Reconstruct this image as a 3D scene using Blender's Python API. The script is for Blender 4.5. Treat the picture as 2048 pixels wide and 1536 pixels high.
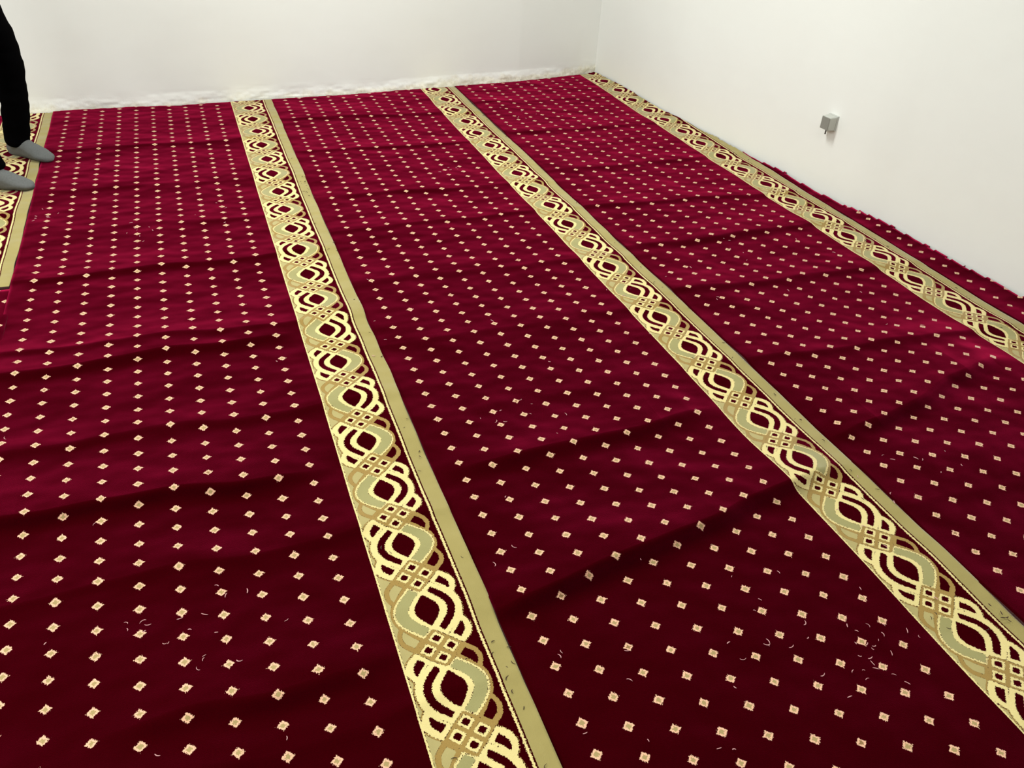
import bpy, bmesh, math, random
import numpy as np
from mathutils import Vector, Matrix, noise as mnoise

S = bpy.context.scene
for o in list(bpy.data.objects):
    bpy.data.objects.remove(o, do_unlink=True)
COL = S.collection
RNG = random.Random(7)

# ------------------------------------------------------------------ camera
CAM_H = 1.555
F_PX = 1717.88
YAW, PITCH, ROLL = -0.383725, 0.589298, 0.066690
ca, sa = math.cos(YAW), math.sin(YAW)
cb, sb = math.cos(PITCH), math.sin(PITCH)
cg, sg = math.cos(ROLL), math.sin(ROLL)
Rz = Matrix(((ca, sa, 0), (-sa, ca, 0), (0, 0, 1)))
Rp = Matrix(((1, 0, 0), (0, -sb, -cb), (0, cb, -sb)))
Rr = Matrix(((cg, -sg, 0), (sg, cg, 0), (0, 0, 1)))
RW = Rr @ Rp @ Rz
cam_data = bpy.data.cameras.new('camera')
cam_data.sensor_fit = 'HORIZONTAL'
cam_data.sensor_width = 36.0
cam_data.lens = F_PX / 2048 * 36.0
cam_data.clip_start = 0.02
cam = bpy.data.objects.new('camera', cam_data)
M3 = Matrix((RW[0], -RW[1], -RW[2])).transposed()
cam.matrix_world = Matrix.Translation((0, 0, CAM_H)) @ M3.to_4x4()
COL.objects.link(cam)
S.camera = cam

# ------------------------------------------------------------------ light
S.view_settings.view_transform = 'Standard'
S.view_settings.look = 'None'
S.view_settings.gamma = 1.0
S.view_settings.use_curve_mapping = False
S.view_settings.exposure = 0.0
wd = bpy.data.worlds.new('world')
wd.use_nodes = True
wd.node_tree.nodes['Background'].inputs[0].default_value = (0.9, 0.95, 1.0, 1)
wd.node_tree.nodes['Background'].inputs[1].default_value = 0.25
S.world = wd

def area(name, loc, size, power, color=(1, 1, 1), rot=(0, 0, 0)):
    d = bpy.data.lights.new(name, 'AREA')
    d.shape = 'RECTANGLE'
    d.size, d.size_y = size
    d.energy = power
    d.color = color
    o = bpy.data.objects.new(name, d)
    o.location = loc
    o.rotation_euler = rot
    COL.objects.link(o)
    return o

area('unseen_ceiling_light', (0.9, 3.85, 2.93), (1.3, 0.5), 92, (.97, 1.0, 0.955))
area('unseen_ceiling_light', (-2.3, 3.1, 2.93), (1.3, 0.5), 62, (.97, 1.0, 0.955))
area('unseen_ceiling_light', (-1.9, 0.9, 2.93), (1.3, 0.5), 92, (.97, 1.0, 0.955))
area('unseen_ceiling_light', (1.3, 0.6, 2.93), (1.3, 0.5), 30, (.97, 1.0, 0.955))  # extra unseen light, added to even out wall brightness

# ------------------------------------------------------------------ helpers
def tag(o, label=None, cat=None, group=None, kind=None):
    if label: o['label'] = label
    if cat: o['category'] = cat
    if group: o['group'] = group
    if kind: o['kind'] = kind
    return o

def link_mesh(name, me, mats, parent=None, smooth=True):
    o = bpy.data.objects.new(name, me)
    for m in (mats if isinstance(mats, (list, tuple)) else [mats]):
        me.materials.append(m)
    COL.objects.link(o)
    if parent: o.parent = parent
    if smooth:
        me.polygons.foreach_set('use_smooth', np.ones(len(me.polygons), dtype=bool))
    return o

def bm_obj(name, bm, mats, parent=None, smooth=True):
    me = bpy.data.meshes.new(name)
    bm.to_mesh(me); bm.free()
    return link_mesh(name, me, mats, parent, smooth)

class G:
    """tiny node-expression builder"""
    def __init__(s, nt): s.nt = nt
    def m(s, op, a, b=None, c=None, clamp=False):
        n = s.nt.nodes.new('ShaderNodeMath'); n.operation = op; n.use_clamp = clamp
        for k, v in enumerate((a, b, c)):
            if v is None: continue
            if isinstance(v, (int, float)): n.inputs[k].default_value = v
            else: s.nt.links.new(v, n.inputs[k])
        return n.outputs[0]
    def step(s, x, lo, hi):
        n = s.nt.nodes.new('ShaderNodeMapRange'); n.interpolation_type = 'SMOOTHSTEP'
        s.nt.links.new(x, n.inputs[0])
        n.inputs[1].default_value = lo; n.inputs[2].default_value = hi
        n.inputs[3].default_value = 0; n.inputs[4].default_value = 1
        return n.outputs[0]
    def noise(s, vec, scale, detail=2, rough=.5, typ=None):
        n = s.nt.nodes.new('ShaderNodeTexNoise')
        n.inputs['Scale'].default_value = scale; n.inputs['Detail'].default_value = detail
        n.inputs['Roughness'].default_value = rough
        if vec is not None: s.nt.links.new(vec, n.inputs['Vector'])
        return n.outputs[0]
    def vmul(s, vec, v):
        n = s.nt.nodes.new('ShaderNodeVectorMath'); n.operation = 'MULTIPLY'
        s.nt.links.new(vec, n.inputs[0]); n.inputs[1].default_value = v
        return n.outputs[0]
    def mix(s, f, a, b):
        n = s.nt.nodes.new('ShaderNodeMix'); n.data_type = 'RGBA'
        if isinstance(f, (int, float)): n.inputs[0].default_value = f
        else: s.nt.links.new(f, n.inputs[0])
        for k, v in ((6, a), (7, b)):
            if isinstance(v, tuple): n.inputs[k].default_value = (*v, 1)
            else: s.nt.links.new(v, n.inputs[k])
        return n.outputs[2]
    def node(s, t): return s.nt.nodes.new(t)
    def link(s, a, b): s.nt.links.new(a, b)

def srgb(r, g, b):
    f = lambda c: c / 12.92 if c <= .04045 else ((c + .055) / 1.055) ** 2.4
    return (f(r / 255), f(g / 255), f(b / 255))

def new_mat(name):
    m = bpy.data.materials.new(name); m.use_nodes = True
    return m, G(m.node_tree), m.node_tree.nodes['Principled BSDF']

def simple_mat(name, col, rough=.6, nscale=40, var=.08, bump=.0, sheen=0.0, metallic=0.0):
    m, g, p = new_mat(name)
    tc = g.node('ShaderNodeTexCoord').outputs['Object']
    n = g.noise(tc, nscale, 4)
    dark = tuple(c * (1 - var) for c in col); lite = tuple(min(1, c * (1 + var)) for c in col)
    g.link(g.mix(n, dark, lite), p.inputs['Base Color'])
    p.inputs['Roughness'].default_value = rough
    p.inputs['Metallic'].default_value = metallic
    p.inputs['Sheen Weight'].default_value = sheen
    if bump:
        b = g.node('ShaderNodeBump'); b.inputs['Strength'].default_value = bump
        b.inputs['Distance'].default_value = .002
        g.link(g.noise(tc, nscale * 6, 3), b.inputs['Height'])
        g.link(b.outputs[0], p.inputs['Normal'])
    return m

# ------------------------------------------------------------------ carpet dye pattern (one repeat, rasterised from drawn curves)
# classes: 0 red, 1 cream, 2 gold, 3 sage, 4 straw ground, 5 plain edge strip
CP = 0.22228            # spacing of the medallions along the border
DX, DY = 0.08884, 0.07272   # lozenge lattice
ROLL_W = 1.202
U_DOT, U_BAND, U_AX = 0.078, 0.9595, 1.0525
RES = 0.0005
NB = int(round(2 * CP / RES)); NA = int(round(0.246 / RES))
bb, aa = np.meshgrid((np.arange(NB) + .5) * RES * 1000, (np.arange(NA) + .5) * RES * 1000 - (U_AX - U_BAND) * 1000, indexing='ij')
CLS = np.where(aa < 0, 4, 0).astype(np.int8)

def cat(pts, n=8):
    P = [np.array(p, float) for p in pts]
    P = [2 * P[0] - P[1]] + P + [2 * P[-1] - P[-2]]
    out = []
    for i in range(1, len(P) - 2):
        for k in range(n):
            t = k / n
            out.append(.5 * (2 * P[i] + (P[i + 1] - P[i - 1]) * t + (2 * P[i - 1] - 5 * P[i] + 4 * P[i + 1] - P[i + 2]) * t * t
                             + (-P[i - 1] + 3 * P[i] - 3 * P[i + 1] + P[i + 2]) * t ** 3))
    out.append(P[-2])
    return np.array(out)

def inside(poly, X, Y):
    r = np.zeros(X.shape, bool); n = len(poly)
    for i in range(n):
        x1, y1 = poly[i]; x2, y2 = poly[(i + 1) % n]
        if y1 == y2: continue
        c = (y1 > Y) != (y2 > Y)
        r ^= c & (X < (x2 - x1) * (Y - y1) / (y2 - y1) + x1)
    return r

def dist(line, X, Y):
    d = np.full(X.shape, 1e9)
    for (x1, y1), (x2, y2) in zip(line[:-1], line[1:]):
        L2 = (x2 - x1) ** 2 + (y2 - y1) ** 2 + 1e-9
        t = np.clip(((X - x1) * (x2 - x1) + (Y - y1) * (y2 - y1)) / L2, 0, 1)
        d = np.minimum(d, np.hypot(X - x1 - t * (x2 - x1), Y - y1 - t * (y2 - y1)))
    return d

PER = 2 * CP * 1000
def draw_circle(cy, s):
    """one medallion centred at cy; s=+1: cream crescent on the right, sage one on the left"""
    X = aa * s
    B = (bb - cy + PER / 2) % PER - PER / 2
    A = np.abs(B)
    win = A < 135
    def P(poly, cls): CLS[inside(poly, X, A) & win] = cls
    def L(line, w, cls): CLS[(dist(line, X, A) < w / 2) & win] = cls
    J = lambda *a: np.vstack(a)
    # cream side
    outer = cat([(83, 0), (81, 17), (74, 36), (54, 58), (28, 82)])
    lobe = cat([(74, 33), (83, 50), (87, 70), (82, 87), (72, 99), (56, 112)])
    gw = 5.2 if s < 0 else 3.0
    L(outer, 2 * gw * .62, 2); L(lobe, 2 * gw * .62, 2)
    P(J([(0, 0)], outer, [(0, 57)]), 1)
    P(J(lobe, [(28, 82), (55, 57)]), 1)
    # sage side
    go = cat([(-83.5, 0), (-80, 23), (-65, 48), (-37, 78)])
    P(J([(0, 0)], go, [(-24, 84), (0, 60)]), 2)
    ring_o = cat([(-72, 32), (-81, 50), (-84, 68), (-80, 84), (-72, 95), (-56, 111)])
    ring_i = cat([(-67, 43), (-73, 60), (-71, 76), (-66, 84), (-53, 97)])
    ringp = J(ring_o, [(-30, 84), (-60, 48)])
    P(ringp, 2)
    P(J(ring_i, [(-37, 81), (-52, 64)]), 0 if s < 0 else 4)
    P(J([(0, 0)], cat([(-77.8, 0), (-74.8, 18), (-60, 43.5), (-27, 77.5)]), [(-3, 57)]), 1)
    P(J([(0, 0)], cat([(-73.2, 0), (-70.2, 16), (-56, 40.5), (-25, 71.5)]), [(-8, 56), (0, 40)]), 3)
    # inner ring and its field
    P(J([(0, 0)], cat([(-42.5, 0), (-40, 12), (-26, 34), (-8, 52), (0, 62)]), cat([(12, 54), (22, 46), (38, 27), (45, 11), (47.5, 0)])), 1)
    CR = J(cat([(48, 0), (45.5, 13), (38, 27), (15, 54)]), [(25, 67)], cat([(25, 67), (52, 39), (63.5, 16), (66, 0)]))
    P(CR, 0)
    P(J(cat([(67.5, 49), (71, 60), (70, 74), (65, 82), (55, 95)]), [(54, 93), (40.5, 79.5), (55, 65)]), 0)
    P(J([(0, 0)], cat([(-28, 0), (-26.5, 11), (-16, 28), (-1, 47)]), [(0, 48)], cat([(1, 47), (17, 28), (27, 12), (29, 0)])), 0)
    L(np.array([(28, 82), (50, 61)]), 1.8, 2)

def draw_knot(cy):
    B = (bb - cy + PER / 2) % PER - PER / 2
    dm = np.abs(aa) + np.abs(B)
    CLS[dm < 54.5] = 2
    for cx, cb_ in ((0, -27.5), (26, 0), (-26, 0), (0, 27.5)):
        d = np.maximum(np.abs((aa - cx) + (B - cb_)), np.abs((aa - cx) - (B - cb_)))
        CLS[d < 19.5] = 1
        CLS[d < 11.3] = 0

draw_circle(0, 1); draw_circle(CP * 1000, -1)
draw_knot(CP * 500); draw_knot(CP * 1500)
CLS[aa < -86.5] = 4
CLS[aa < -87.5] = 1
CLS[(aa < -92.6)] = 1
CLS[aa > 91] = 0
CLS[(aa > 95.5) & (aa < 101.5)] = 1
CLS[aa > 105.5] = 5

def blur(ch, k):
    out = np.zeros_like(ch)
    for d in range(-k, k + 1): out += np.roll(ch, d, 0)
    out /= 2 * k + 1
    pad = np.pad(out, ((0, 0), (k, k)), mode='edge'); o2 = np.zeros_like(out)
    for d in range(2 * k + 1): o2 += pad[:, d:d + out.shape[1]]
    return o2 / (2 * k + 1)
DYE = np.zeros((NB, NA, 4), np.float32)
for c_, ch_ in ((1, 0), (2, 1)):
    DYE[..., ch_] = blur((CLS == c_).astype(np.float32), 5)
DYE[..., 2] = blur((CLS >= 3).astype(np.float32), 3)
DYE[..., 3] = blur(np.where(CLS == 4, .55, np.where(CLS == 5, 1.0, 0.0)).astype(np.float32), 3)

def sample_dye(u, v):
    """u across roll, v metres from a right-hand medallion centre, towards the camera"""
    ai = (u - U_BAND) / RES - .5
    bi = (v / RES - .5)
    a0 = np.clip(np.floor(ai).astype(int), 0, NA - 2); fa = np.clip(ai - a0, 0, 1)[:, None]
    b0 = np.floor(bi).astype(int); fb = (bi - b0)[:, None]
    b1 = (b0 + 1) % NB; b0 = b0 % NB
    return (DYE[b0, a0] * (1 - fa) * (1 - fb) + DYE[b0, a0 + 1] * fa * (1 - fb)
            + DYE[b1, a0] * (1 - fa) * fb + DYE[b1, a0 + 1] * fa * fb)

def carpet_material(name, u0, v0, umax):
    m, g, p = new_mat(name)
    uv = g.node('ShaderNodeUVMap').outputs[0]
    sep = g.node('ShaderNodeSeparateXYZ'); g.link(uv, sep.inputs[0])
    u, v = sep.outputs[0], sep.outputs[1]
    at = g.node('ShaderNodeAttribute'); at.attribute_name = 'dye'
    sc = g.node('ShaderNodeSeparateColor'); g.link(at.outputs['Color'], sc.inputs[0])
    # tuft jitter
    j1 = g.m('SUBTRACT', g.noise(g.vmul(uv, (1.0, .65, 1)), 330, 2, .7), .5)
    j2 = g.m('SUBTRACT', g.noise(uv, 330, 1), .5)
    jit = g.m('ADD', g.m('MULTIPLY', j1, 1.9), g.m('MULTIPLY', j2, .7))
    def tuft(ch, amp, lo, hi):
        gate = g.m('MINIMUM', g.m('MULTIPLY', g.m('MULTIPLY', ch, g.m('SUBTRACT', 1.0, ch)), 5.0), 1.0)
        return g.step(g.m('ADD', ch, g.m('MULTIPLY', g.m('MULTIPLY', jit, gate), amp)), lo, hi)
    cream = tuft(sc.outputs[0], 1.15, .46, .56)
    gold = tuft(sc.outputs[1], .9, .38, .48)
    beige = tuft(sc.outputs[2], .6, .44, .56)
    # lozenges
    iu = g.m('DIVIDE', g.m('SUBTRACT', u, u0), DX)
    ri = g.m('ROUND', iu)
    du = g.m('MULTIPLY', g.m('ABSOLUTE', g.m('SUBTRACT', iu, ri)), DX)
    t = g.m('SUBTRACT', g.m('DIVIDE', g.m('SUBTRACT', v, v0), DY), g.m('MULTIPLY', ri, .5))
    rt = g.m('ROUND', t)
    dv = g.m('MULTIPLY', g.m('ABSOLUTE', g.m('SUBTRACT', t, rt)), DY)
    cmb = g.node('ShaderNodeCombineXYZ'); g.link(ri, cmb.inputs[0]); g.link(rt, cmb.inputs[1])
    wn = g.node('ShaderNodeTexWhiteNoise'); wn.noise_dimensions = '2D'; g.link(cmb.outputs[0], wn.inputs['Vector'])
    rnd = wn.outputs['Value']
    dd = g.m('ADD', g.m('ADD', du, dv), g.m('MULTIPLY', jit, .0085))
    dd = g.m('ADD', dd, g.m('MULTIPLY', rnd, .0016))
    inband = g.m('MULTIPLY', g.m('LESS_THAN', ri, 9.5), g.m('GREATER_THAN', ri, -0.5)) if umax else g.m('LESS_THAN', ri, 99)
    dot = g.m('MULTIPLY', g.m('SUBTRACT', 1.0, g.step(dd, .0128, .0142)), inband)
    core = g.m('SUBTRACT', 1.0, g.step(dd, .0070, .0085))
    # colours
    mott = g.noise(uv, 9, 5, .6)
    fine = g.noise(uv, 420, 2)
    red = g.mix(fine, (.020, .0001, .0006), (.030, .0001, .0011))
    dirt = g.step(mott, .60, .72)
    sage = g.mix(mott, srgb(142, 137, 90), srgb(158, 152, 104))
    straw = g.mix(mott, srgb(160, 148, 96), srgb(174, 162, 112))
    strip = g.mix(mott, srgb(144, 132, 78), srgb(162, 149, 96))
    # alpha / beige coverage picks the shade
    af = g.m('DIVIDE', at.outputs['Alpha'], g.m('MAXIMUM', sc.outputs[2], .05))
    be = g.mix(g.step(af, .15, .4), sage, straw)
    be = g.mix(g.step(af, .7, .9), be, strip)
    col = g.mix(g.m('MULTIPLY', beige, 1.0), red, be)
    col = g.mix(gold, col, g.mix(fine, srgb(138, 112, 58), srgb(162, 134, 78)))
    col = g.mix(cream, col, g.mix(fine, srgb(208, 190, 124), srgb(222, 208, 150)))
    dcol = g.mix(core, srgb(222, 176, 145), srgb(160, 141, 96))
    # a few soiled lozenges
    soil = g.m('GREATER_THAN', wn.outputs['Value'], .965)
    dcol = g.mix(g.m('MULTIPLY', soil, g.m('MULTIPLY', core, .6)), dcol, srgb(120, 82, 50))
    col = g.mix(dot, col, dcol)
    # crumbs and soiling on the pale tufts
    crumb = g.step(g.noise(uv, 55, 3, .7), .735, .76)
    pale = g.m('MAXIMUM', g.m('MAXIMUM', beige, cream), gold)
    col = g.mix(g.m('MULTIPLY', g.m('MULTIPLY', crumb, pale), .75), col, srgb(92, 78, 50))
    g.link(col, p.inputs['Base Color'])
    p.inputs['Roughness'].default_value = .95
    p.inputs['Specular IOR Level'].default_value = .0
    p.inputs['Sheen Roughness'].default_value = .38
    g.link(g.m('SUBTRACT', 1.0, g.m('MAXIMUM', g.m('MULTIPLY', pale, .22), g.m('MULTIPLY', g.m('GREATER_THAN', u, U_BAND), .55))), p.inputs['Sheen Weight'])
    g.link(g.mix(dot, g.mix(pale, (.85, .021, .125), (1, .94, .92)), (1, .62, .62)), p.inputs['Sheen Tint'])
    # pile relief: lay of the pile + tufts
    b1 = g.node('ShaderNodeBump'); b1.inputs['Distance'].default_value = .030; b1.inputs['Strength'].default_value = 1.0
    lay = g.noise(g.vmul(uv, (1.0, 1.35, 1)), 3.8, 2, .5)
    la = g.node('ShaderNodeAttribute'); la.attribute_name = 'lay'
    g.link(g.m('ADD', lay, g.m('MULTIPLY', la.outputs['Fac'], 1 / .030)), b1.inputs['Height'])
    b2 = g.node('ShaderNodeBump'); b2.inputs['Distance'].default_value = .0015; b2.inputs['Strength'].default_value = .5
    hgt = g.m('ADD', g.noise(uv, 500, 2), g.m('ADD', g.m('MULTIPLY', cream, .8), g.m('MULTIPLY', dot, .6)))
    g.link(hgt, b2.inputs['Height']); g.link(b1.outputs[0], b2.inputs['Normal'])
    g.link(b2.outputs[0], p.inputs['Normal'])
    return m

# ------------------------------------------------------------------ room outline (surveyed at carpet level, z=0)
FLOOR_Z = -0.012
def back_y(x):
    return np.interp(x, [-4.2, -.71, -.19, .27, .52, .99, 1.48, 1.71, 2.19, 2.70, 3.0], [5.12, 5.430, 5.455, 5.487, 5.50, 5.53, 5.585, 5.62, 5.68, 5.79, 5.84])
def wall_x(y):          # upper part of the right wall
    return 2.828 + (5.82 - np.asarray(y, float)) * .0835
def base_x(y):          # where the foot of the right wall meets the carpet
    return np.interp(y, [-3, 1.6, 2.2, 2.44, 2.8, 3.0, 3.2, 3.4, 3.75, 4.1, 4.45, 4.74, 5.2, 5.53, 5.85],
                     [3.565, 3.18, 3.132, 3.110, 3.085, 3.072, 3.03, 3.008, 2.99, 2.955, 2.918, 2.885, 2.868, 2.855, 2.826])

# ------------------------------------------------------------------ carpets
def vnoise(x, y, seed):
    """smooth value noise, numpy"""
    r = np.random.RandomState(seed); T = r.rand(64, 64)
    xi = np.floor(x).astype(int); yi = np.floor(y).astype(int)
    fx = x - xi; fy = y - yi; fx = fx * fx * (3 - 2 * fx); fy = fy * fy * (3 - 2 * fy)
    g_ = lambda a, b: T[a % 64, b % 64]
    return (g_(xi, yi) * (1 - fx) * (1 - fy) + g_(xi + 1, yi) * fx * (1 - fy) + g_(xi, yi + 1) * (1 - fx) * fy + g_(xi + 1, yi + 1) * fx * fy)

def relief(X, Y, seed, ridges):
    z = (vnoise(X * 2.2, Y * 3.5, seed) - .5) * .010 + (vnoise(X * 5, Y * 9, seed + 1) - .5) * .004
    for (x0, y0, x1, y1, h, wf, wn_) in ridges:
        # crease running roughly across the roll; gentle on the far side, steep on the near side
        yl = y0 + (y1 - y0) * np.clip((X - x0) / (x1 - x0 + 1e-6), 0, 1) + (vnoise(X * 6, X * 0 + seed, seed + 5) - .5) * .03
        m = np.clip((X - x0 + .08) / .12, 0, 1) * np.clip((x1 + .08 - X) / .12, 0, 1)
        d = Y - yl
        z = z + m * h * np.where(d > 0, np.exp(-(d / wf) ** 2), np.exp(-(d / wn_) ** 2))
    return z

def pile_lay(X, Y, seed, ridges):
    h = np.zeros_like(X)
    for (x0, y0, x1, y1, a, wf, wn_) in ridges:
        yl = y0 + (y1 - y0) * np.clip((X - x0) / (x1 - x0 + 1e-6), 0, 1) + (vnoise(X * 6, X * 0 + seed, seed + 5) - .5) * .03
        m = np.clip((X - x0 + .10) / .25, 0, 1) * np.clip((x1 + .10 - X) / .25, 0, 1)
        d = Y - yl
        h = h + m * a * (2.8 if a > .0079 else 1.1) * np.where(d > 0, np.exp(-d / (wf * 1.5)), np.exp(-(d / .045) ** 2))
    return h

def make_carpet(name, label, xl, u_lo, u_hi, y_lo, v_dot, v_med, ridges, seed, warp=None, y_hi=6.0, clip_right=False, zoff=0.0, extra=None):
    """v = -Y; carpet strip with left edge at xl"""
    us = list(np.arange(u_lo, min(U_BAND - .004, u_hi), .012))
    if u_hi > U_BAND:
        us += list(np.arange(U_BAND - .002, 1.162, .0019)) + list(np.arange(1.166, u_hi - .003, .006)) + [u_hi]
    else:
        us += [u_hi]
    us = np.array(us)
    ys = [y_lo]
    while ys[-1] < y_hi:
        ys.append(ys[-1] + float(np.interp(ys[-1], [1.2, 2.5, 5], [.0019, .0026, .0048])))
    ys = np.array(ys)
    nu, nv = len(us), len(ys)
    U, Yg = np.meshgrid(us, ys, indexing='xy')
    X = xl + U
    if warp is not None:
        off = np.interp(Yg, warp[0], warp[1]) * (np.clip(U / U_BAND, 0, 1) if u_hi > .7 else 1)
        X = X + off
    edge_wob = (vnoise(Yg * 9, Yg * 0, seed + 9) - .5) * .005
    X = X + edge_wob * np.clip((U - (u_hi - .1)) / .1, 0, 1) * (1 if u_hi >= ROLL_W - .01 else 0)
    Z = relief(X, Yg, seed, ridges) + zoff
    # clip against the walls with ragged cut edges
    r = np.random.RandomState(seed)
    jag = np.convolve(r.rand(nu) - .5, [.3, .4, .3], 'same')[None, :] * .022
    yb = back_y(X) - .009 + jag * .6
    V3 = np.minimum(Yg, yb)
    okv = Yg <= yb
    jag2 = (vnoise(Yg * 28, Yg * 0, seed + 30) - .5) * .012 + (vnoise(Yg * 7, Yg * 0, seed + 31) - .5) * .014
    wx = base_x(Yg) - .011 + jag2 * .9
    okv &= X <= wx
    if extra is not None: okv &= extra(X, Yg)
    # carpet lifts a little where it is pushed into the right wall
    if clip_right:
        Z = Z + np.clip(1 - (wx - X) / .10, 0, 1) ** 2 * .012
    co = np.stack([X, Yg, Z], -1).reshape(-1, 3).astype(np.float32)
    ok = okv
    q = ok[:-1, :-1] & ok[1:, :-1] & ok[:-1, 1:] & ok[1:, 1:]
    J, I = np.nonzero(q)
    f = np.stack([J * nu + I, J * nu + I + 1, (J + 1) * nu + I + 1, (J + 1) * nu + I], 1)
    # boundary skirt down to the floor
    ed = np.concatenate([f[:, [0, 1]], f[:, [1, 2]], f[:, [2, 3]], f[:, [3, 0]]])
    key = np.minimum(ed[:, 0], ed[:, 1]) * (nu * nv) + np.maximum(ed[:, 0], ed[:, 1])
    uq, idx, cnt = np.unique(key, return_index=True, return_counts=True)
    be = ed[idx[cnt == 1]]
    used = np.unique(f)
    bv = np.unique(be)
    remap = -np.ones(nu * nv, int); remap[used] = np.arange(len(used))
    low = -np.ones(nu * nv, int); low[bv] = len(used) + np.arange(len(bv))
    lowco = co[bv].copy(); lowco[:, 2] = FLOOR_Z + .0005
    F = np.concatenate([remap[f], np.stack([remap[be[:, 1]], remap[be[:, 0]], low[be[:, 0]], low[be[:, 1]]], 1)])
    allco = np.concatenate([co[used], lowco])
    uvs_v = np.stack([U.ravel(), -Yg.ravel()], 1).astype(np.float32)
    uvs_v = np.concatenate([uvs_v[used], uvs_v[bv]])
    me = bpy.data.meshes.new(name)
    me.vertices.add(len(allco)); me.vertices.foreach_set('co', allco.ravel())
    me.loops.add(F.size); me.loops.foreach_set('vertex_index', F.ravel().astype(np.int32))
    me.polygons.add(len(F)); me.polygons.foreach_set('loop_start', np.arange(0, F.size, 4, dtype=np.int32))
    me.update(calc_edges=True)
    uvl = me.uv_layers.new(name='UVMap')
    uvl.data.foreach_set('uv', uvs_v[F.ravel()].ravel().astype(np.float32))
    dye = np.zeros((len(allco), 4), np.float32)
    if u_hi > U_BAND:
        inb = uvs_v[:, 0] >= U_BAND
        dye[inb] = sample_dye(uvs_v[inb, 0], uvs_v[inb, 1] + v_med)
    ly = pile_lay(X, Yg, seed, ridges).ravel().astype(np.float32)
    al = me.attributes.new('lay', 'FLOAT', 'POINT'); al.data.foreach_set('value', np.concatenate([ly[used], ly[bv]]))
    a = me.attributes.new('dye', 'FLOAT_COLOR', 'POINT'); a.data.foreach_set('color', dye.ravel())
    o = link_mesh(name, me, [carpet_material(name + '_pile', U_DOT, -v_dot, True), BACKING])
    mi = np.zeros(len(F), np.int32); mi[len(f):] = 1
    me.polygons.foreach_set('material_index', mi)
    tag(o, label, 'carpet', 'patterned prayer carpet strips')
    return o

XL1 = -0.695
BACKING = simple_mat('jute_backing', (.035, .006, .006), .95, 200, .3)
WARP3 = ([0, 6], [.029, .029])
def rid(seed, xl, x1, ys, h=.010):
    r = random.Random(seed); out = []
    for y in ys:
        out.append((xl, y + r.uniform(-.02, .02), x1, y + r.uniform(-.06, .06), h * r.uniform(.15, .75), r.uniform(.07, .13), r.uniform(.02, .035)))
    return out

carp1 = make_carpet('prayer_carpet', 'crimson dotted carpet strip between the socked feet and the first full braided gold border',
    XL1, 0.0, ROLL_W, .35, 2.5337, 5.0968 - CP * 0 + CP, rid(1, -.7, .5, [1.05, 1.62, 2.2, 2.75, 3.3, 3.75, 4.2, 4.75]) + [(-.7, 1.93, .15, 1.90, .013, .15, .026), (-.3, 1.20, .20, 1.22, .008, .12, .03), (-.7, 2.62, .2, 2.66, .009, .14, .028)], 11)
carp2 = make_carpet('prayer_carpet', 'middle crimson dotted carpet strip, its braided gold border running to the lower right corner',
    XL1 + ROLL_W, 0.0, ROLL_W, .35, 1.3027, 3.5409, rid(2, .5, 1.7, [2.05, 2.5, 3.0, 3.45, 3.9, 4.5, 5.1]) + [(.54, 1.285, 1.62, 1.50, .016, .16, .026), (.6, 1.80, 1.4, 1.86, .009, .14, .03)], 22)
carp3 = make_carpet('prayer_carpet', 'crimson lozenge-dotted carpet strip whose braided gold border runs along the right wall',
    XL1 + 2 * ROLL_W, 0.0, ROLL_W, .35, 1.893, 2.678, rid(3, 1.7, 2.9, [1.3, 2.1, 2.6, 3.05, 3.5, 4.0, 4.6, 5.2]) + [(1.78, 1.62, 2.6, 1.86, .012, .15, .026)], 33,
    warp=WARP3, clip_right=True)
carp4 = make_carpet('prayer_carpet', 'narrow sliver of crimson carpet with one row of lozenges squeezed against the right wall',
    XL1 + 3 * ROLL_W, 0.0, .60, .35, 2.457, 0, [], 44, y_hi=4.2, clip_right=True,
    warp=WARP3)
carp0 = make_carpet('prayer_carpet', 'leftmost carpet strip ending in a cut edge, its braided border under the grey socks',
    XL1 - ROLL_W, 0.0, ROLL_W - .002, 3.245, 2.2, 4.95, rid(5, -1.9, -.7, [3.9, 4.6]), 55, warp=([0, 6], [.0, .0]))

# the cross-laid piece in front of the leftmost strip
def make_cross_piece():
    me_x = np.arange(-2.6, -.679, .02); ys = np.arange(1.9, 3.238, .02)
    X, Y = np.meshgrid(me_x, ys, indexing='xy')
    Z = relief(X, Y, 66, []) + .001
    nu, nv = len(me_x), len(ys)
    co = np.stack([X, Y, Z], -1).reshape(-1, 3)
    bm = bmesh.new()
    vs = [bm.verts.new(c) for c in co]
    uvl = bm.loops.layers.uv.new('UVMap')
    for j in range(nv - 1):
        for i in range(nu - 1):
            f = bm.faces.new((vs[j * nu + i], vs[j * nu + i + 1], vs[(j + 1) * nu + i + 1], vs[(j + 1) * nu + i]))
    bot = {}
    def low(v):
        if v not in bot: bot[v] = bm.verts.new((v.co.x, v.co.y, FLOOR_Z + .0005))
        return bot[v]
    for e in [e for e in bm.edges if len(e.link_faces) == 1]:
        a, b = e.verts
        bm.faces.new((a, b, low(b), low(a))).material_index = 1
    bmesh.ops.recalc_face_normals(bm, faces=bm.faces)
    for f in bm.faces:
        for l in f.loops:
            l[uvl].uv = (3.127 - l.vert.co.y, l.vert.co.x)
    return bm_obj('prayer_carpet', bm, [carpet_material('cross_piece_pile', 0.0, -.700, False), BACKING])
cx = make_cross_piece()
tag(cx, 'plain-edged crimson carpet piece butting the cut end of the leftmost strip at the left edge', 'carpet', 'patterned prayer carpet strips')

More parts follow.
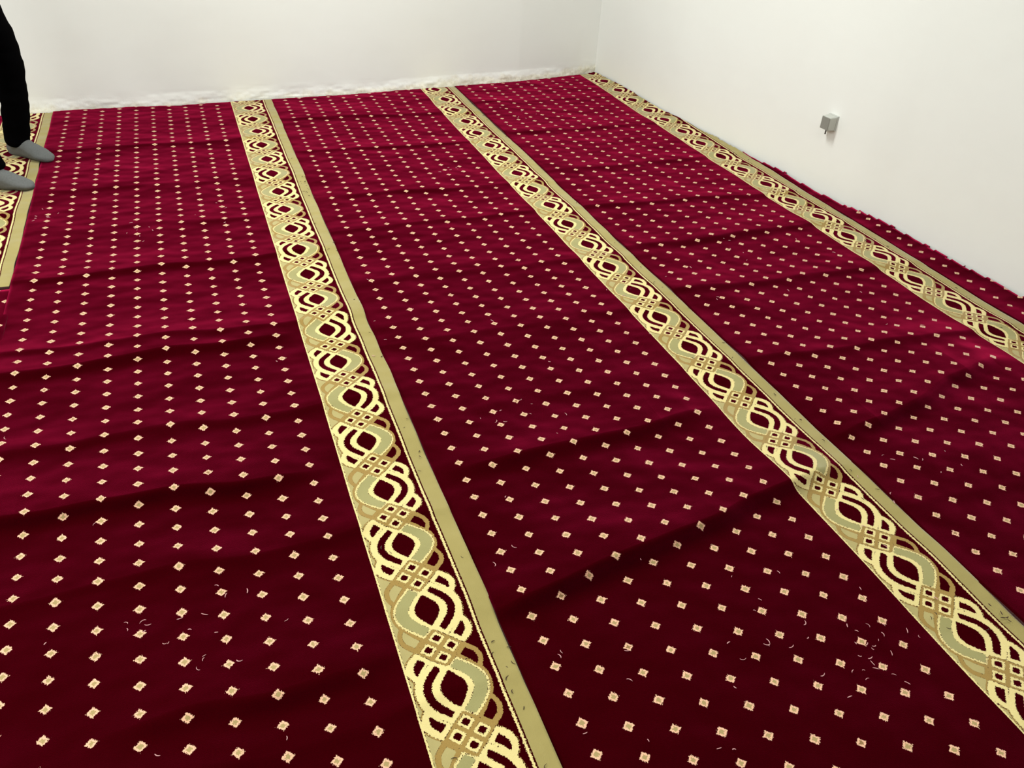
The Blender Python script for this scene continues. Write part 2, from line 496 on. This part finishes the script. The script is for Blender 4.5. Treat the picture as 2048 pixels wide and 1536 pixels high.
# ------------------------------------------------------------------ room shell
def wall_mat():
    m, g, p = new_mat('white_plaster')
    tc = g.node('ShaderNodeTexCoord').outputs['Object']
    n = g.noise(tc, 1.3, 4, .6)
    base = g.mix(n, (.79, .80, .77), (.84, .85, .825))
    sep = g.node('ShaderNodeSeparateXYZ'); g.link(tc, sep.inputs[0])
    gn = g.node('ShaderNodeNewGeometry')
    # grime where old plaster is exposed above the floor of the back wall
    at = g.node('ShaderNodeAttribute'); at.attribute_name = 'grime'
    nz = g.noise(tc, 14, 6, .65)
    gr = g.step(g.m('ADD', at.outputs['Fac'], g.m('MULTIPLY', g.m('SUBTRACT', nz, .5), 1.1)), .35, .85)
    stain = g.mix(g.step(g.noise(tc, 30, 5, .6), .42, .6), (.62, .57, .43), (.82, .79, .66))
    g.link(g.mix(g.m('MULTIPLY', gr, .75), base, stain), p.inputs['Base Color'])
    p.inputs['Roughness'].default_value = .85
    p.inputs['Specular IOR Level'].default_value = .1
    b = g.node('ShaderNodeBump'); b.inputs['Distance'].default_value = .004; b.inputs['Strength'].default_value = .35
    h = g.m('ADD', g.m('MULTIPLY', g.noise(tc, 2.5, 3), 4.0), g.m('MULTIPLY', g.m('MULTIPLY', g.noise(tc, 60, 6, .7), at.outputs['Fac']), 3.0))
    g.link(h, b.inputs['Height']); g.link(b.outputs[0], p.inputs['Normal'])
    return m
WALL = wall_mat()
CEIL_Z = 3.0

def grid_surface(name, fn, A, Bz, grime=None, flip=False):
    """fn(a, z) -> (x,y,z)"""
    na, nb = len(A), len(Bz)
    AA, ZZ = np.meshgrid(A, Bz, indexing='xy')
    co = fn(AA, ZZ).reshape(-1, 3).astype(np.float32)
    J, I = np.meshgrid(np.arange(nb - 1), np.arange(na - 1), indexing='ij'); J = J.ravel(); I = I.ravel()
    f = np.stack([J * na + I, J * na + I + 1, (J + 1) * na + I + 1, (J + 1) * na + I], 1)
    if flip: f = f[:, ::-1]
    me = bpy.data.meshes.new(name)
    me.from_pydata(co.tolist(), [], f.tolist())
    gv = np.zeros(len(co), np.float32) if grime is None else grime(AA, ZZ).ravel().astype(np.float32)
    a = me.attributes.new('grime', 'FLOAT', 'POINT'); a.data.foreach_set('value', gv)
    return link_mesh(name, me, WALL)

zs = np.concatenate([np.linspace(FLOOR_Z - .01, .16, 46), np.linspace(.19, 1.0, 14), np.linspace(1.1, CEIL_Z, 10)])
def fn_back(A, Z):
    y = back_y(A)
    amp = np.clip(1 - Z / .085, 0, 1)
    n1 = vnoise(A * 9, Z * 22, 3); n2 = vnoise(A * 33, Z * 60, 4); n3 = vnoise(A * 3, Z * 5, 6)
    lip = np.clip(1 - Z / (.045 + .03 * n3), 0, 1) * (.003 + .010 * n3) * np.interp(A, [-1, .2, 1.2, 1.6], [.8, .5, .7, 1.1])
    d = lip + amp * ((n1 - .5) * .009 + (n2 - .5) * .006) + (vnoise(A * 1.5, Z * 1.5, 8) - .5) * .01
    d = np.where(Z < .01, np.maximum(d, .002), d)
    return np.stack([A, y - d + .004, Z], -1)
wb = grid_surface('wall_back', fn_back, np.arange(-4.2, 2.98, .012), zs,
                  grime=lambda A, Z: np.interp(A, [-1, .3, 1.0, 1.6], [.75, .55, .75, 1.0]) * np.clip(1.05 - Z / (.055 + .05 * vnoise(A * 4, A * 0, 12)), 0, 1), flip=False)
tag(wb, kind='structure')

def fn_right(A, Z):
    k = np.clip(1 - Z / 1.1, 0, 1); k = k * k * (3 - 2 * k)
    x = wall_x(A) * (1 - k) + base_x(A) * k
    x = x + (vnoise(A * 1.3, Z * 1.7, 21) - .5) * .010 * (1 - k)
    return np.stack([x, A, Z], -1)
wr = grid_surface('wall_right', fn_right, np.arange(-2.6, 5.92, .03), zs,
                  grime=lambda A, Z: np.clip(.35 - Z / .04, 0, 1), flip=False)
tag(wr, kind='structure')

def slab(name, x0, x1, y0, y1, z0, z1, mat):
    bm = bmesh.new()
    bmesh.ops.create_cube(bm, size=1)
    for v in bm.verts:
        v.co = Vector(((x0 + x1) / 2 + v.co.x * (x1 - x0), (y0 + y1) / 2 + v.co.y * (y1 - y0), (z0 + z1) / 2 + v.co.z * (z1 - z0)))
    o = bm_obj(name, bm, mat, smooth=False); tag(o, kind='structure'); return o
PLAIN = simple_mat('matt_white_paint', (.80, .79, .76), .8, 3, .03)
CONC = simple_mat('bare_screed', (.35, .33, .30), .9, 8, .15)
slab('floor', -4.2, 3.7, -2.6, 6.0, FLOOR_Z - .1, FLOOR_Z, CONC)
slab('ceiling', -4.2, 3.7, -2.6, 6.0, CEIL_Z, CEIL_Z + .1, PLAIN)
slab('wall_left', -4.3, -4.2, -2.6, 6.0, FLOOR_Z, CEIL_Z, PLAIN)
slab('wall_front', -4.3, 3.7, -2.7, -2.6, FLOOR_Z, CEIL_Z, PLAIN)
# ------------------------------------------------------------------ small grey box on the right wall
def wall_point(y, z):
    return float(fn_right(np.array([[float(y)]]), np.array([[float(z)]]))[0, 0, 0])

def tapered_box(w, h, d0, taper, bev, mat, name, parent):
    bm = bmesh.new()
    bmesh.ops.create_cube(bm, size=1)
    for v in bm.verts:
        k = taper if v.co.x < 0 else 1.0
        v.co = Vector((v.co.x * d0 - d0 / 2, v.co.y * w * k, v.co.z * h * k))
    bmesh.ops.bevel(bm, geom=list(bm.edges), offset=bev, segments=3, profile=.5, affect='EDGES')
    return bm_obj(name, bm, mat, parent, smooth=False)

SHADED_GREY = simple_mat('shaded_grey_plastic', (.24, .24, .215), .5, 60, .06)  # darker copy of the housing grey, shade of the front face painted in
GREY = simple_mat('grey_plastic', (.50, .51, .47), .45, 60, .05)
LGREY = simple_mat('pale_grey_plastic', (.50, .51, .48), .4, 60, .04)
def make_box():
    y, z = SOCK_Y, SOCK_Z
    x = wall_point(y, z)
    root = bpy.data.objects.new('junction_box', None); COL.objects.link(root)
    root.location = (x + .003, y, z); root.rotation_euler = (0, 0, math.radians(4.8))
    root.empty_display_size = .05
    tag(root, 'small faceted grey plastic box sticking out low on the right wall', 'electrical box')
    tapered_box(.066, .076, .012, .97, .002, LGREY, 'back_plate', root)
    b = tapered_box(.062, .070, .044, .90, .006, GREY, 'housing', root)
    b.location.x = -.010
    fc = tapered_box(.053, .060, .004, .98, .0015, SHADED_GREY, 'shaded_front', root); fc.location.x = -.0525  # thin plate added to carry the painted shade on the front
    bm = bmesh.new()
    bmesh.ops.create_circle(bm, cap_ends=True, segments=10, radius=.0035)
    r = bmesh.ops.extrude_face_region(bm, geom=bm.faces[:])
    for v in [g_ for g_ in r['geom'] if isinstance(g_, bmesh.types.BMVert)]: v.co.z -= .026
    c = bm_obj('cable_stub', bm, simple_mat('dark_cable', (.10, .09, .08), .5), root)
    c.location = (-.036, .0, -.030)
SOCK_Y, SOCK_Z = 3.445, .352
make_box()

# ------------------------------------------------------------------ person at the left edge
def baked(name, o_mod, mat, parent=None):
    dg = bpy.context.evaluated_depsgraph_get()
    me = bpy.data.meshes.new_from_object(o_mod.evaluated_get(dg))
    bpy.data.objects.remove(o_mod, do_unlink=True)
    me.name = name
    me.materials.clear()
    return link_mesh(name, me, mat, parent)

def skin_obj(name, pts, edges, root, mat, sub=2, parent=None, wrinkle=0.0, seed=1):
    me = bpy.data.meshes.new(name + '_cage')
    me.from_pydata([p[:3] for p in pts], [], [])
    me.edges.add(len(edges))
    me.edges.foreach_set('vertices', [i for e in edges for i in e])
    me.update()
    o = bpy.data.objects.new(name + '_cage', me); COL.objects.link(o)
    o.modifiers.new('skin', 'SKIN')
    if not me.skin_vertices:
        bpy.context.view_layer.objects.active = o
    for i, p in enumerate(pts):
        sv = me.skin_vertices[0].data[i]
        r = p[3]; sv.radius = (r, p[4] if len(p) > 4 else r)
        sv.use_root = (i == root)
    s = o.modifiers.new('sub', 'SUBSURF'); s.levels = sub; s.render_levels = sub
    bpy.context.view_layer.update()
    ob = baked(name, o, mat, parent)
    if wrinkle:
        for v in ob.data.vertices:
            n = mnoise.noise(Vector((v.co.x * 9, v.co.y * 9, v.co.z * 26 + seed)))
            v.co += v.normal * n * wrinkle
    return ob

SKINM = simple_mat('skin', (.42, .24, .16), .55, 30, .05)
BLACKC = simple_mat('black_jersey', (.0012, .0011, .0013), 1.0, 80, .2, bump=.4)
BLACKC.node_tree.nodes['Principled BSDF'].inputs['Specular IOR Level'].default_value = .02
DARKC = simple_mat('charcoal_knit', (.02, .02, .024), .9, 80, .2, bump=.5)
SOCKM = simple_mat('grey_sock_knit', (.115, .120, .118), .95, 160, .28, bump=.8, sheen=.05)
HAIRM = simple_mat('dark_hair', (.012, .009, .007), .6, 120, .3, bump=.6)

# facing direction of the standing person
FX = Vector((.90, -.42, 0)).normalized(); SX = Vector((FX.y, -FX.x, 0))  # SX: person's right (towards the camera)
PC = Vector((-.855, 4.50, 0))
def pp(f, s, z): return tuple(PC + FX * f + SX * s + Vector((0, 0, z)))
ANK_L, ANK_R = (-.785, 4.695), (-.868, 4.285)
KNEE_L, KNEE_R = (-.738, 4.665, .485), (-.862, 4.34, .485)
HIP_L, HIP_R = pp(0, -.095, .90), pp(0, .095, .90)
body_pts = [
    (*pp(0, 0, .96), .11, .085),      # 0 pelvis
    (*HIP_L, .07), (*KNEE_L, .052), (*ANK_L, .09, .026),            # 1 2 3
    (*HIP_R, .07), (*KNEE_R, .052), (*ANK_R, .09, .026),            # 4 5 6
    (*pp(.0, 0, 1.12), .10, .08), (*pp(.0, 0, 1.30), .11, .08),     # 7 8
    (*pp(-.01, 0, 1.43), .075, .065), (*pp(.0, 0, 1.50), .05, .052), # 9 10 neck
    (*pp(.015, 0, 1.58), .072, .082), (*pp(.012, 0, 1.66), .074, .092), (*pp(.0, 0, 1.735), .045, .06),  # 11 12 13 head
    (*pp(-.005, -.17, 1.40), .052), (*pp(-.03, -.235, 1.14), .040), (*pp(.05, -.26, .90), .027),         # 14 15 16 left arm
    (*pp(-.005, .17, 1.40), .052), (*pp(-.03, .235, 1.14), .040), (*pp(.05, .26, .90), .027),            # 17 18 19 right arm
    (*pp(.065, -.262, .84), .036, .018), (*pp(.065, .262, .84), .036, .018),                             # 20 21 palms
    (ANK_L[0] + .06, ANK_L[1] - .05, .035, .022), (ANK_R[0] + .08, ANK_R[1] - .03, .035, .022),           # 22 23 feet
]
body_edges = [(0, 1), (1, 2), (2, 3), (0, 4), (4, 5), (5, 6), (0, 7), (7, 8), (8, 9), (9, 10), (10, 11), (11, 12), (12, 13),
              (8, 14), (14, 15), (15, 16), (8, 17), (17, 18), (18, 19), (16, 20), (19, 21), (3, 22), (6, 23)]
for side, base in ((-1, 20), (1, 21)):          # four fingers and a thumb on each hand, lightly curled
    for k, (df, ln) in enumerate(((.030, .068), (.011, .076), (-.009, .072), (-.028, .056))):
        a = len(body_pts)
        body_pts.append((*pp(.065 + df, side * .262, .80), .0085))
        body_pts.append((*pp(.072 + df, side * .258, .80 - ln * .55), .0078))
        body_pts.append((*pp(.070 + df, side * .247, .80 - ln), .0062))
        body_edges += [(base, a), (a, a + 1), (a + 1, a + 2)]
    a = len(body_pts)
    body_pts.append((*pp(.108, side * .254, .835), .010)); body_pts.append((*pp(.124, side * .246, .80), .0085))
    body_edges += [(base, a), (a, a + 1)]
person = skin_obj('person', body_pts, body_edges, 0, SKINM)
tag(person, 'standing person in black trousers and grey socks at the left edge of the frame', 'person')

def ellipsoid_into(bm, c, r, rot=None, seg=16):
    res = bmesh.ops.create_uvsphere(bm, u_segments=seg, v_segments=seg // 2 + 2, radius=1)
    for v in res['verts']:
        p = Vector((v.co.x * r[0], v.co.y * r[1], v.co.z * r[2]))
        v.co = Vector(c) + FX * p.x + SX * p.y + Vector((0, 0, p.z))
# face
EYEM = simple_mat('eye', (.08, .06, .05), .2)
for nm, c_, r_, m_ in (('nose', pp(.100, 0, 1.605), (.016, .014, .026), SKINM), ('mouth', pp(.090, 0, 1.56), (.010, .026, .008), simple_mat('lips', (.35, .15, .12), .5)),
                       ('ear', pp(.005, -.077, 1.61), (.020, .008, .032), SKINM), ('ear', pp(.005, .077, 1.61), (.020, .008, .032), SKINM),
                       ('eye', pp(.083, -.030, 1.632), (.010, .015, .009), EYEM), ('eye', pp(.083, .030, 1.632), (.010, .015, .009), EYEM)):
    bm = bmesh.new(); ellipsoid_into(bm, c_, r_); bm_obj(nm, bm, m_, person)
bm = bmesh.new(); ellipsoid_into(bm, pp(-.018, 0, 1.675), (.100, .086, .085), seg=24)
bmesh.ops.delete(bm, geom=[v for v in bm.verts if (v.co - Vector(pp(0, 0, 0))).dot(FX) > .055 and v.co.z < 1.70], context='VERTS')
bm_obj('hair', bm, HAIRM, person)

trouser_pts = [
    (*pp(0, 0, .985), .150, .120),
    (*pp(.0, -.085, .86), .105), (-.787, 4.62, .70, .088), (-.742, 4.655, .52, .076), (-.740, 4.672, .40, .068), (-.762, 4.685, .22, .064), (-.788, 4.692, .085, .060), (-.790, 4.692, .045, .058),
    (*pp(.0, .085, .86), .105), (-.90, 4.38, .70, .088), (-.865, 4.34, .52, .074), (-.865, 4.33, .40, .066), (-.872, 4.30, .22, .062), (-.852, 4.284, .10, .060), (-.848, 4.282, .07, .058),
    (*pp(0, 0, 1.07), .145, .115),
]
trouser_edges = [(0, 1), (1, 2), (2, 3), (3, 4), (4, 5), (5, 6), (6, 7), (0, 8), (8, 9), (9, 10), (10, 11), (11, 12), (12, 13), (13, 14), (0, 15)]
tr = skin_obj('trousers', trouser_pts, trouser_edges, 0, BLACKC, sub=3, parent=person, wrinkle=.007, seed=3)
jump_pts = [(*pp(0, 0, .94), .185, .155), (*pp(0, 0, 1.12), .165, .135), (*pp(0, 0, 1.30), .18, .14), (*pp(-.01, 0, 1.45), .09, .085),
            (*pp(-.005, -.17, 1.40), .070), (*pp(-.03, -.235, 1.14), .056), (*pp(.04, -.258, .94), .042),
            (*pp(-.005, .17, 1.40), .070), (*pp(-.03, .235, 1.14), .056), (*pp(.04, .258, .94), .042)]
skin_obj('jumper', jump_pts, [(0, 1), (1, 2), (2, 3), (2, 4), (4, 5), (5, 6), (2, 7), (7, 8), (8, 9)], 0, DARKC, sub=3, parent=person, wrinkle=.006, seed=9)

def make_sock(heel, toe, ankle, seed):
    h = Vector((*heel, 0)); d = Vector((*toe, 0)) - h; L = d.length; d.normalize(); s = Vector((-d.y, d.x, 0))
    bm = bmesh.new()
    sec = [(0.0, .012, .012, .028), (.03, .028, .030, .034), (.10, .034, .042, .044), (.25, .038, .052, .053), (.42, .041, .046, .047),
           (.58, .045, .037, .038), (.74, .048, .028, .030), (.87, .043, .019, .022), (.95, .032, .015, .019), (1.0, .012, .007, .016)]
    rings = []
    n = 20
    for t, hw, hh, zc in sec:
        c = h + d * (t * L) + Vector((0, 0, zc))
        rg = []
        for k in range(n):
            a = 2 * math.pi * k / n
            z = math.sin(a) * hh
            if z < 0: z = max(z * 1.15, -zc + .003)
            rg.append(bm.verts.new(c + s * (math.cos(a) * hw) + Vector((0, 0, z))))
        rings.append(rg)
    for a, b in zip(rings[:-1], rings[1:]):
        for k in range(n): bm.faces.new((a[k], a[(k + 1) % n], b[(k + 1) % n], b[k]))
    bm.faces.new(rings[0][::-1]); bm.faces.new(rings[-1])
    rings = []
    an = Vector((*ankle, 0))
    for z, r, off in ((.03, .034, .0), (.06, .045, .004), (.085, .044, .002), (.115, .040, 0), (.15, .040, 0)):
        c = an + d * off
        rings.append([bm.verts.new(c + Vector((math.cos(2 * math.pi * k / n) * r, math.sin(2 * math.pi * k / n) * r, z))) for k in range(n)])
    for a, b in zip(rings[:-1], rings[1:]):
        for k in range(n): bm.faces.new((a[k], a[(k + 1) % n], b[(k + 1) % n], b[k]))
    bm.faces.new(rings[0][::-1]); bm.faces.new(rings[-1])
    bmesh.ops.recalc_face_normals(bm, faces=bm.faces)
    me = bpy.data.meshes.new('sock_cage'); bm.to_mesh(me); bm.free()
    o = bpy.data.objects.new('sock_cage', me); COL.objects.link(o)
    m = o.modifiers.new('r', 'REMESH'); m.mode = 'VOXEL'; m.voxel_size = .0035
    m = o.modifiers.new('s', 'SMOOTH'); m.iterations = 12; m.factor = .5
    bpy.context.view_layer.update()
    ob = baked('sock', o, SOCKM, person)
    for v in ob.data.vertices:
        v.co += v.normal * mnoise.noise(Vector((v.co.x * 30, v.co.y * 30, v.co.z * 55 + seed))) * .0022
    return ob
make_sock((-.838, 4.738), (-.640, 4.566), (-.792, 4.696), 1)
make_sock((-.915, 4.292), (-.690, 4.215), (-.852, 4.272), 5)

# ------------------------------------------------------------------ lint and crumbs
def fibres(name, spots, mat, seed, zlift=.004, rad=.0010, lmin=.006, lmax=.016):
    r = random.Random(seed); bm = bmesh.new()
    for (x, y) in spots:
        a = r.uniform(0, math.pi * 2); L = r.uniform(lmin, lmax); bend = r.uniform(-1.2, 1.2)
        p = Vector((x, y, zlift + r.uniform(0, .002))); prev = None
        rr = rad * r.uniform(.7, 1.4)
        for k in range(5):
            dirv = Vector((math.cos(a + bend * k / 4), math.sin(a + bend * k / 4), 0))
            side = Vector((-dirv.y, dirv.x, 0))
            q = p + dirv * (L * k / 4)
            w = rr * (1.0 if 0 < k < 4 else .5)
            ring = [bm.verts.new(q + side * w), bm.verts.new(q + Vector((0, 0, w))), bm.verts.new(q - side * w), bm.verts.new(q - Vector((0, 0, w)))]
            if prev:
                for i in range(4): bm.faces.new((prev[i], prev[(i + 1) % 4], ring[(i + 1) % 4], ring[i]))
            prev = ring
    return bm_obj(name, bm, mat)
r = random.Random(5)
sp = []
for _ in range(62): sp.append((r.uniform(.55, 2.4), r.uniform(.75, 1.5)))
for _ in range(30): sp.append((r.uniform(-.65, 2.6), r.uniform(1.4, 3.0)))
for _ in range(16): sp.append((r.uniform(-.65, .25), r.uniform(.95, 1.7)))
for cx_, cy_, n_, s_ in ((1.28, .88, 12, .05), (1.33, .93, 8, .04), (1.02, 1.0, 6, .05), (-.26, 3.62, 8, .05), (-.62, 3.9, 7, .05), (-.2, 1.45, 9, .04),
                         (-.12, 1.28, 6, .03), (.06, 3.75, 7, .07), (1.9, 4.9, 8, .08), (1.25, 4.1, 6, .05), (.82, 2.0, 7, .05), (2.2, 2.9, 6, .08)):
    for _ in range(n_): sp.append((cx_ + r.gauss(0, s_), cy_ + r.gauss(0, s_)))
LINT = simple_mat('pale_lint', (.62, .33, .33), .9, 50, .2)
lint = fibres('lint', sp, LINT, 3)
tag(lint, 'scattered pale lint fibres lying on the crimson pile', 'lint', kind='stuff')
sp = []
for xl_ in (XL1, XL1 + ROLL_W, XL1 + 2 * ROLL_W):
    for _ in range(30): sp.append((xl_ + r.uniform(1.16, 1.198), .8 + 4.2 * r.random() ** 1.3))
    for _ in range(12): sp.append((xl_ + r.uniform(.97, 1.15), .8 + 3.8 * r.random() ** 1.3))
for _ in range(16): sp.append((.492 + r.gauss(0, .012), 4.05 + r.gauss(0, .09)))
crumb = fibres('crumbs', sp, simple_mat('dark_fluff', (.045, .02, .012), .9, 50, .3), 8, rad=.0011, lmin=.005, lmax=.013)
tag(crumb, 'dark crumbs and threads fallen on the beige carpet borders', 'crumbs', kind='stuff')
